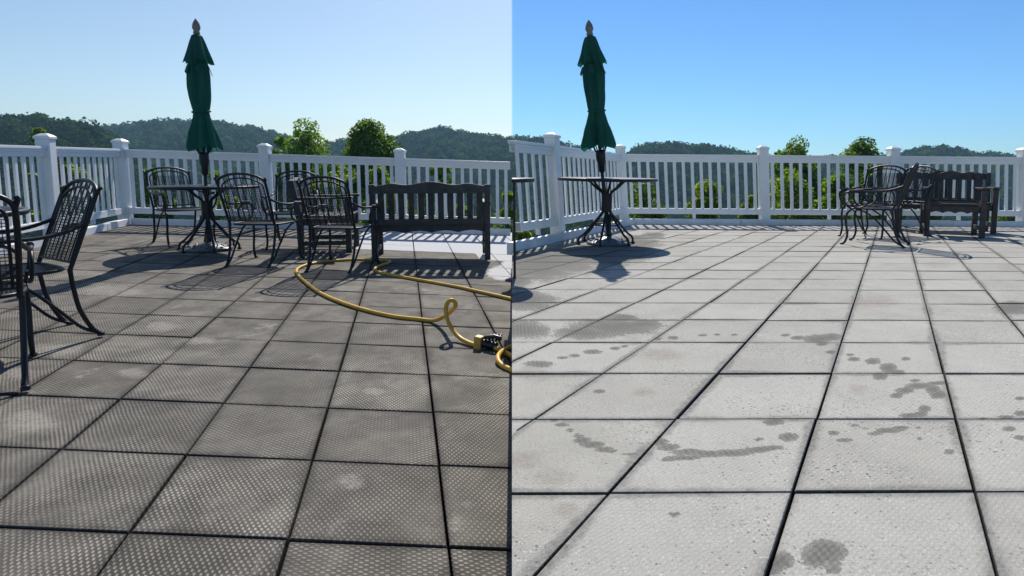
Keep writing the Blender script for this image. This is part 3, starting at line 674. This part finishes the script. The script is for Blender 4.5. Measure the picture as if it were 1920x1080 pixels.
# ------------------------------------------------------------------ left deck: furniture
GI = 'black iron armchairs on the terrace'; GT = 'round black iron tables'; GU = 'folded green umbrellas'
tabL = G('L', 393, 468); tabR = G('R', 1141, 457)
T1 = make_table(); place(T1, 'L', tabL.x, tabL.y, (0.2, 1), 'round black iron table with chairs around it, under the umbrella by the corner post', 'table', GT)
B1 = make_umbrella_base(); B1.scale = (0.92, 0.92, 0.80); place(B1, 'L', tabL.x, tabL.y, (0, 1), 'ornate cast disc base between the legs of the table with chairs', 'umbrella base', 'umbrella bases')
U1 = make_umbrella(3); place(U1, 'L', tabL.x, tabL.y, (0.3, 1), 'dark green folded umbrella standing in the table with chairs, hills behind it', 'umbrella', GU, 0.0); U1.scale = (0.92, 0.92, 1.025)
rear('L', -2.87, 3.50, (-0.52, -0.85), 'black iron armchair standing alone in the left foreground with its mesh back leaning right', GI)
rear('L', -2.55, 2.42, (-0.68, 0.73), 'nearest black iron armchair, cut by the left edge of the picture', GI)
p = G('L', 346, 456); iron_chair('L', p.x, p.y, (0.80, -0.6), 'black iron armchair beside the corner, behind the round table', GI)
rear('L', -2.98, 5.62, (0.06, 1), 'black iron armchair seen from behind, just right of the umbrella table', GI)
p = G('L', 552, 462); iron_chair('L', p.x, p.y, (0.25, -1), 'black iron armchair partly hidden between the two chairs seen from behind', GI)
rear('L', -2.157, 5.51, (0.10, 0.99), 'black iron armchair seen from behind, next to the long bench and the hose', GI)
T2 = copy_tree(T1); place(T2, 'L', -3.56, 3.15, (0.5, 1), 'black iron table at the far left of which only the rim shows', 'table', GT)
bl = make_bench(1.27, 'garden_bench', 'wood', 0.87, 11); place(bl, 'L', -1.33 - 0.2 * 0.27, 6.35 + 0.98 * 0.27, (-0.17, 0.985), 'long dark wooden bench seen from behind, with striped shadow under it', 'bench', 'dark wooden benches')
ar = make_bench(0.74, 'wooden_armchair', 'wood', 0.86, 6)
p = G('L', 622, 468); place(ar, 'L', p.x, p.y, (0.98, 0.2), 'dark wooden armchair turned sideways behind the iron chairs', 'armchair', 'dark wooden armchairs')

# yellow hose
def hp(x, y, ty=None, h=None):
    g = G('L', x, y); r_ = 0.0138
    if ty is None: return g + Vector((0, 0, r_ + (h or 0)))
    lo, hi = 0.0, 0.6
    for _ in range(30):
        m_ = (lo + hi) / 2
        if proj(g + Vector((0, 0, m_)))[1] > ty: lo = m_
        else: hi = m_
    return g + Vector((0, 0, max(lo, r_)))
h1 = [hp(x, y) for x, y in ((965, 565), (940, 559), (900, 550), (860, 541), (800, 530), (750, 521), (715, 514), (703, 508), (709, 502), (726, 496), (731, 492), (716, 490), (680, 489), (640, 490), (600, 494), (572, 500), (557, 508), (559, 518), (572, 531), (600, 552), (640, 570), (690, 586), (740, 597), (785, 602))]
h1 += [hp(812, 606, 601), hp(832, 614, 594), hp(846, 624, 584), hp(855, 630, 573), hp(853, 632, 565), hp(846, 633, 563), hp(839, 633, 570), hp(837, 633, 584), hp(840, 634, 600), hp(848, 636, 617), hp(862, 641, 633), hp(880, 648, 643), hp(896, 652, 648)]
h2 = [hp(918, 652, 648), hp(930, 657, 653), hp(945, 664, 660), hp(958, 671, 668), hp(966, 677, 674)]
h3 = [hp(966, 655, 647), hp(952, 660, 653), hp(940, 668, 660), hp(934, 677, 668), hp(935, 684, 677), hp(942, 690, 685), hp(952, 695, 691), hp(966, 701, 697)]
hose = empty('garden_hose', h1[12], 0, 'yellow hose looping over the dirty paving in front of the long bench', 'hose')
b = MB()
def cut(pts):                                   # the hose stops where it enters the retaining step
    out = []
    for p_ in pts:
        if seam(p_) < 0.008: out.append(p_)
        elif out and seam(out[-1]) < 0:
            q0 = out[-1]; t = -seam(q0) / (seam(p_) - seam(q0)); out.append(q0 + (p_ - q0) * t); break
    return out
for h_ in (h1[::-1], h2, h3[::-1]):
    pts = spline(h_, 6)
    if seam(pts[0]) > 0: pts = pts[::-1]
    b.tube(cut(pts), 0.0138, 10)
b.build('hose_line', M['hose'], hose, 0, h1[12])
cpl = hp(898, 653, 646)
b = MB(); b.box(cpl, (0.022, -0.006, -0.004), (0.01, 0.022, 0), (0.004, 0, 0.052)); cp = b.build('coupling', M['brass'], hose, 0.006, h1[12])
b = MB(); c2 = cpl + Vector((0.055, 0, 0.022))
b.tube([cpl + Vector((0.02, 0, 0.01)), cpl + Vector((0.11, -0.01, -0.012))], 0.026, 12)
b.tube([c2 + Vector((-0.02, 0, 0.02)), c2 + Vector((0.04, -0.02, 0.035)), c2 + Vector((0.085, -0.02, 0.02))], 0.012, 8)
for k in range(4): b.tube([c2 + Vector((0.01 + 0.02 * k, -0.03, 0.01)), c2 + Vector((0.015 + 0.02 * k, 0.03, 0.03))], 0.008, 6)
b.build('valve', M['blackplastic'], hose, 0, h1[12])

# ------------------------------------------------------------------ right deck: furniture
T3 = copy_tree(T1); place(T3, 'R', tabR.x - 0.03, tabR.y, (0.1, 1), 'round black iron table without chairs, a leaning umbrella through it, on washed paving', 'table', GT)
T3.rotation_euler = (0, math.radians(0.8), -0.1)
B3 = copy_tree(B1); place(B3, 'R', tabR.x, tabR.y, (0.4, 1), 'ornate cast disc base under the table without chairs', 'umbrella base', 'umbrella bases')
U3 = make_umbrella(8); place(U3, 'R', tabR.x, tabR.y, (0.6, 1), 'brighter green folded umbrella leaning left in the table without chairs', 'umbrella', GU)
U3.scale = (0.97, 0.97, 0.965); U3.rotation_euler = (0, math.radians(-6.0), 0.3)
p = G('R', 1630, 444); iron_chair('R', p.x, p.y, (-0.80, -0.6), 'black iron armchair facing the camera at the left of the group by the wooden bench', GI)
rear('R', 3.89, 6.44, (-0.80, 0.60), 'black iron armchair with leaning back and splayed feet, nearest the camera on washed paving', GI)
p = G('R', 1678, 441); iron_chair('R', p.x, p.y, (-0.80, -0.25), 'black iron armchair squeezed in front of the left end of the wide wooden bench', GI)
wb = make_bench(1.18, 'garden_bench', 'wood2', 0.87, 8); p0, p1 = G('R', 1692, 436), G('R', 1852, 436); mid = (p0 + p1) / 2
place(wb, 'R', mid.x + 0.11, mid.y + 0.24, (-0.45, -0.9), 'wide dark wooden bench against the bright railing, behind the wooden armchair', 'bench', 'dark wooden benches')
ar2 = make_bench(0.66, 'wooden_armchair', 'wood2', 0.86, 5); p0, p1 = G('R', 1745, 444), G('R', 1833, 446); mid = (p0 + p1) / 2
place(ar2, 'R', mid.x + 0.10, mid.y + 0.22, (-0.45, -0.9), 'worn dark wooden armchair facing the camera in front of the wide bench', 'armchair', 'dark wooden armchairs')
# half-round table whose straight side stands at the edge of the raised deck
ht = empty('half_round_table', (0, 0, 0), 0, 'black half-round table at the left edge of the washed paving', 'table')
zt = 0.0; yc = 4.3
e0 = seam_at(yc, 'R'); ht.location = e0
td = (seam_at(yc + 1, 'R') - seam_at(yc - 1, 'R')); td.z = 0; td.normalize(); tn = Vector((td.y, -td.x, 0))
TR = 0.168
def hr(r, an, z): return td * (r * 1.6 * math.cos(an)) + tn * (r * math.sin(an) + 0.002) + Vector((0, 0, z))
b = MB(); b.prism([hr(TR, PI * k / 24, 0.695) for k in range(25)], (0, 0, 0.028)); b.build('tabletop', M['iron'], ht, 0.006)
b = MB(); b.tube([td * 0.05 + tn * 0.02 + Vector((0, 0, 0.0)), td * 0.05 + tn * 0.02 + Vector((0, 0, 0.70))], 0.009, 8); b.build('leg', M['iron'], ht)
b = MB(); b.tube([td * -0.12 + tn * 0.02 + Vector((0, 0, 0.0)), td * -0.12 + tn * 0.02 + Vector((0, 0, 0.70))], 0.009, 8); b.build('leg', M['iron'], ht)

# ------------------------------------------------------------------ terrain and far forest
H1 = [(-1500, 197), (-400, 212), (0, 226), (40, 227), (90, 231), (130, 235), (170, 238), (200, 250), (215, 264), (240, 281), (300, 337), (360, 407)]
H2 = [(-1500, 251), (150, 253), (200, 247), (250, 240), (310, 234), (420, 236), (480, 246), (520, 255), (560, 269), (600, 278), (630, 272), (650, 267), (680, 273), (720, 269), (755, 260), (800, 252), (830, 247), (870, 253), (900, 258), (955, 265), (970, 265), (1000, 265), (1045, 273), (1095, 283), (1110, 294), (1180, 296), (1195, 281), (1215, 276), (1260, 274), (1310, 277), (1360, 286), (1400, 292), (1440, 300), (1600, 302), (1680, 297), (1700, 291), (1740, 283), (1760, 282), (1800, 288), (1840, 294), (1900, 300), (3600, 300)]
def sstep(x): x = np.clip(x, 0, 1); return x * x * (3 - 2 * x)
def terrain(X, Y):
    u = PX + F * X / np.maximum(Y, 1e-3); d = Y
    base = -7 - 17 * sstep((d - 12) / 90)
    def layer(H, D, off_):
        y = np.interp(u, [p[0] for p in H], [p[1] for p in H]); zr = (316 - y) / F * D + 1.0 - off_
        f = np.where(d < D, sstep((d - 0.40 * D) / (0.60 * D)), 1 - 0.8 * sstep((d - D) / (0.7 * D)))
        return base + (zr - base) * f
    D2 = np.interp(u, [-500, 900, 1100, 3000], [430, 430, 360, 360])
    return np.maximum(layer(H2, D2, 4.6), layer(H1, 190.0, 3.6))
b = MB()
us = np.linspace(-420, 2350, 150); ds = np.concatenate([np.linspace(13, 80, 12), np.linspace(90, 800, 60)])
UU, DD = np.meshgrid(us, ds); XX = (UU - PX) / F * DD
ZZ = terrain(XX, DD); nu = len(us)
vs = np.stack([XX, DD, ZZ], -1).reshape(-1, 3).tolist()
fs = [(i * nu + j, i * nu + j + 1, (i + 1) * nu + j + 1, (i + 1) * nu + j) for i in range(len(ds) - 1) for j in range(nu - 1)]
b.add(vs, fs, True); tag(b.build('hills', M['ground']), kind='structure')
b = MB(); b.add([(-3000, -300, -26), (3000, -300, -26), (3000, 4000, -26), (-3000, 4000, -26)], [(0, 1, 2, 3)]); tag(b.build('ground', M['ground']), kind='structure')

def ico(sub):
    bm = bmesh.new(); bmesh.ops.create_icosphere(bm, subdivisions=sub, radius=1); bm.verts.ensure_lookup_table()
    v = np.array([q.co[:] for q in bm.verts]); f = np.array([[w.index for w in t.verts] for t in bm.faces]); bm.free(); return v, f
def np_mesh(name, V, Fq, tone, m, smooth=False, parent=None):
    me = bpy.data.meshes.new(name); me.vertices.add(len(V)); me.vertices.foreach_set('co', V.astype(np.float32).ravel())
    k = Fq.shape[1]; me.loops.add(Fq.size); me.loops.foreach_set('vertex_index', Fq.astype(np.int32).ravel())
    me.polygons.add(len(Fq)); me.polygons.foreach_set('loop_start', np.arange(0, Fq.size, k, dtype=np.int32))
    try: me.polygons.foreach_set('loop_total', np.full(len(Fq), k, dtype=np.int32))
    except Exception: pass
    at = me.attributes.new('tone', 'FLOAT', 'POINT'); at.data.foreach_set('value', tone.astype(np.float32))
    me.materials.append(m); me.update(calc_edges=True); me.validate()
    if smooth: me.polygons.foreach_set('use_smooth', np.ones(len(Fq), dtype=bool))
    o = bpy.data.objects.new(name, me); COL.objects.link(o)
    if parent is not None: o.parent = parent
    return o
def forest():
    protos = []
    for sub in (2, 1):
        v, f = ico(sub); L_ = []
        for k in range(10):
            q = v * (0.72 + 0.5 * rng.random((len(v), 1))); q[:, 2] *= 0.95; L_.append(q)
        protos.append((L_, f))
    Vs, Fs, Ts = [], [], []; base = 0; crowns = []; tn_ = []
    def put(x, y, z, r, near):
        nonlocal base
        L_, f = protos[0 if near else 1]
        q = L_[rng.integers(10)]; an = rng.random() * 6.28; c, s = math.cos(an), math.sin(an)
        R_ = np.array([[c, -s, 0], [s, c, 0], [0, 0, 1]]); p = (q * [r, r, r * (0.9 + 0.5 * rng.random())]) @ R_.T + [x, y, z]
        Vs.append(p); Fs.append(f + base); base += len(p)
        t0 = rng.random() ** 1.5; Ts.append(np.clip(t0 * 0.8 + 0.25 * rng.random(len(p)), 0, 1)); tn_.append(t0)
    for (d0, d1, sp, r0) in ((48, 95, 4.6, 2.6), (95, 200, 4.6, 2.9), (200, 470, 6.2, 3.7)):
        for d in np.arange(d0, d1, sp * 0.85):
            w0, w1 = (-330 - PX) / F * d, (2280 - PX) / F * d
            for x in np.arange(w0, w1, sp):
                xx, dd = x + (rng.random() - .5) * sp, d + (rng.random() - .5) * sp
                z = float(terrain(np.array(xx), np.array(dd)))
                r = r0 * (0.65 + 0.75 * rng.random())
                if math.degrees(math.atan2(z - 1, dd)) < -10: continue
                put(xx, dd, z + r * 0.45, r * 0.9, dd < 215); crowns.append((xx, dd, z + r * 0.45, r, r * 1.15, dd < 215))
    V, Fq, T = np.concatenate(Vs), np.concatenate(Fs), np.concatenate(Ts)
    quads = []; tones = []
    for (x, y, z, r, hgt, near), t0 in zip(crowns, tn_):
        k = 130 if near else 64
        dv = rng.normal(size=(k, 3)); dv[:, 2] = np.abs(dv[:, 2]) * 1.1 - 0.25; dv /= np.linalg.norm(dv, axis=1)[:, None]
        P = dv * (0.88 + 0.22 * rng.random((k, 1))) * [r, r, hgt] + [x, y, z]
        sz = (0.16 if near else 0.19) * r * (0.6 + 0.8 * rng.random((k, 1)))
        nn = dv + rng.normal(size=(k, 3)) * 0.5; nn /= np.linalg.norm(nn, axis=1)[:, None]
        t = np.cross(nn, rng.normal(size=(k, 3))); t /= np.linalg.norm(t, axis=1)[:, None]; bt = np.cross(nn, t)
        quads.append(np.stack([P - t * sz, P + bt * sz * 0.7, P + t * sz - nn * sz * 0.4, P - bt * sz * 0.6], 1).reshape(-1, 3))
        tones.append(np.repeat(np.clip(t0 * 0.75 + rng.random(k) * 0.35, 0, 1), 4))
    Q = np.concatenate(quads); k0 = len(V)
    tri = np.arange(len(Q)).reshape(-1, 4) + k0
    Fall = np.concatenate([Fq, tri[:, [0, 1, 2]], tri[:, [0, 2, 3]]])
    print('forest crowns', len(crowns))
    o = np_mesh('forest', np.concatenate([V, Q]), Fall, np.concatenate([T * 0.7, *tones]), M['forest']); tag(o, kind='stuff'); return o
forest()

def leaf_cloud(centres, radii, n, size, squash=0.9, hollow=0.45):
    """n leaf-sized bent quads spread through a set of clumps"""
    centres, radii = np.array(centres), np.array(radii); w = radii ** 2.2; w /= w.sum()
    k = rng.choice(len(centres), n, p=w)
    dv = rng.normal(size=(n, 3)); dv /= np.linalg.norm(dv, axis=1)[:, None]
    rad = (hollow + (1 - hollow) * rng.random(n) ** 0.7)[:, None]
    P = centres[k] + dv * rad * radii[k][:, None] * [1, 1, squash]
    nn = dv * 0.7 + rng.normal(size=(n, 3)) * 0.6 + [0, 0, 0.35]; nn /= np.linalg.norm(nn, axis=1)[:, None]
    t = np.cross(nn, rng.normal(size=(n, 3))); t /= np.linalg.norm(t, axis=1)[:, None]; bt = np.cross(nn, t)
    s = (size * (0.6 + 0.8 * rng.random(n)))[:, None]
    q = np.stack([P - t * s, P + bt * s * 0.55 + nn * s * 0.15, P + t * s * 1.1 - nn * s * 0.2, P - bt * s * 0.55 + nn * s * 0.15], 1)
    V = q.reshape(-1, 3); Fq = np.arange(4 * n).reshape(n, 4)
    ct = rng.random(len(centres)); tone = np.clip(ct[k] * 0.55 + rng.random(n) * 0.55, 0, 1)
    return V, Fq, np.repeat(tone, 4)
def tree(name, x, dist, top_y, width, base_z, label, cat, leaf, n, size, group, cone=0.55, low=0.12, lumps=26):
    """x: column seen in the picture, used with dist (m) for its bearing; width and heights in metres"""
    X = (x - PX) / F * dist; ztop = 1.0 + (316 - top_y) / F * dist; H = ztop - base_z
    root = empty(name, (X, dist, base_z), 0, label, cat, group)
    b = MB(); tr = 0.035 * H ** 0.9 * 0.6
    pts = [(0.12 * math.sin(k * 1.3) * k / 6, 0.1 * math.cos(k * 1.7) * k / 6, H * 0.92 * k / 6) for k in range(7)]
    b.tube(spline(pts, 3), [tr * (1 - 0.85 * i / 18) for i in range(19)], 8)
    cs, rs_ = [], []
    for i in range(lumps):
        t = rng.random() ** 0.8; z = H * (low + (0.93 - low) * t)
        prof = (1 - t) ** cone if cone > 0 else 1
        prof *= min(1, 0.35 + 2.2 * t)
        rr = width / 2 * prof * math.sqrt(rng.random()); an = rng.random() * 2 * PI
        c = (rr * math.cos(an), rr * math.sin(an), z); cr = width * (0.11 + 0.11 * rng.random()) * (0.65 + 0.5 * prof)
        cs.append(c); rs_.append(cr)
        b.tube([(0, 0, max(0.1, z - rr * 0.8 - 0.2)), (c[0] * 0.55, c[1] * 0.55, z - rr * 0.25), c], [tr * 0.3, tr * 0.2, tr * 0.08], 5)
    cs.append((0, 0, H * 0.94)); rs_.append(width * 0.12)
    b.build('trunk', M['bark'], root)
    V, Fq, T = leaf_cloud(cs, rs_, n, size); np_mesh('crown', V, Fq, T, M[leaf], False, root)
    return root
GTn = 'trees just beyond the railings'
tree('tree', 580, 24, 221, 4.6, -5.5, 'leafy green tree above the rail between the folded umbrella and the long bench', 'tree', 'leaf', 24000, 0.072, GTn, 0.45, 0.15, 46)
tree('tree', 533, 26, 246, 2.4, -5.5, 'small leafy tree peeking over the rail just left of a taller one', 'tree', 'leaf', 3000, 0.10, GTn, 0.5, 0.2, 16)
tree('tree', 697, 24, 221, 4.4, -5.5, 'leafy green tree rising over the rail above the left end of the long bench', 'tree', 'leaf', 24000, 0.072, GTn, 0.45, 0.15, 46)
tree('tree', 85, 30, 228, 2.0, -6, 'yellow-green treetop behind the left side railing post', 'tree', 'leafy', 2600, 0.11, GTn, 0.5, 0.2, 16)
tree('tree', 1492, 24, 252, 3.8, -5.5, 'leafy treetop above the bright railing, left of the middle of the right back rail', 'tree', 'leaf', 19000, 0.07, GTn, 0.45, 0.15, 42)
tree('tree', 1614, 24, 252, 3.8, -5.5, 'leafy treetop above the bright railing, over the iron chairs', 'tree', 'leaf', 19000, 0.07, GTn, 0.45, 0.15, 42)
tree('tree', 1458, 27, 272, 1.8, -5.5, 'small dark treetop sprig left of a taller crown over the bright railing', 'tree', 'leaf', 1800, 0.10, GTn, 0.5, 0.2, 14)
GB = 'bushes showing between the balusters'
for (x, d, ty, w, lf, lab) in (
    (405, 16, 312, 1.3, 'leafy', 'yellow-green bush showing through the balusters right of the umbrella pole'),
    (285, 15, 305, 1.3, 'leaf', 'dark bush behind the balusters by the left corner post'),
    (620, 17, 296, 2.2, 'leafy', 'bright yellow-green bush behind the rail under the tallest trees'),
    (715, 16, 302, 1.6, 'leafy', 'bright bush behind the balusters above the left end of the long bench'),
    (830, 18, 296, 1.6, 'leafy', 'tall yellow-green shrub behind the middle of the long bench'),
    (952, 16, 352, 1.3, 'leafy', 'low bush behind the balusters right of the long bench'),
    (130, 20, 268, 1.3, 'leafy', 'pale leafy bush just above the side rail at the far left'),
    (1215, 15, 340, 2.0, 'leaf', 'dark bush low behind the bright balusters next to the corner post'),
    (1320, 16, 332, 1.8, 'leafy', 'olive bush low behind the bright balusters left of the next post'),
    (1408, 17, 360, 1.2, 'leafy', 'small yellow-green bush low behind the bright balusters beside a post'),
    (1480, 17, 312, 2.2, 'leafy', 'big leafy bush behind the bright balusters under the left treetop'),
    (1570, 16, 318, 1.8, 'leafy', 'yellow-green bush behind the bright balusters at the left iron chair'),
    (1640, 18, 300, 1.6, 'leaf', 'leafy bush behind the bright balusters over the iron chair backs'),
    (1742, 17, 312, 0.9, 'leafy', 'thin green shrub behind the bright balusters over the wooden bench'),
    (1895, 16, 395, 1.6, 'leafy', 'low bush under the bright rail at the right end')):
    tree('bush', x, d, ty, w, -3.2, lab, 'bush', lf, 4800, 0.056, GB, 0.35, 0.25, 18)

# ------------------------------------------------------------------ air
hz = bpy.data.materials.new('hazy_air'); hz.use_nodes = True; t = hz.node_tree; t.nodes.clear()
vo = t.nodes.new('ShaderNodeVolumePrincipled'); vo.inputs['Color'].default_value = (0.42, 0.72, 1.0, 1); vo.inputs['Density'].default_value = 0.00040; vo.inputs['Anisotropy'].default_value = 0.2
ho = t.nodes.new('ShaderNodeOutputMaterial'); t.links.new(vo.outputs[0], ho.inputs['Volume'])
b = MB(); b.cbox((150, 300, 17), 900, 520, 45); o = b.build('haze', hz); tag(o, kind='stuff')
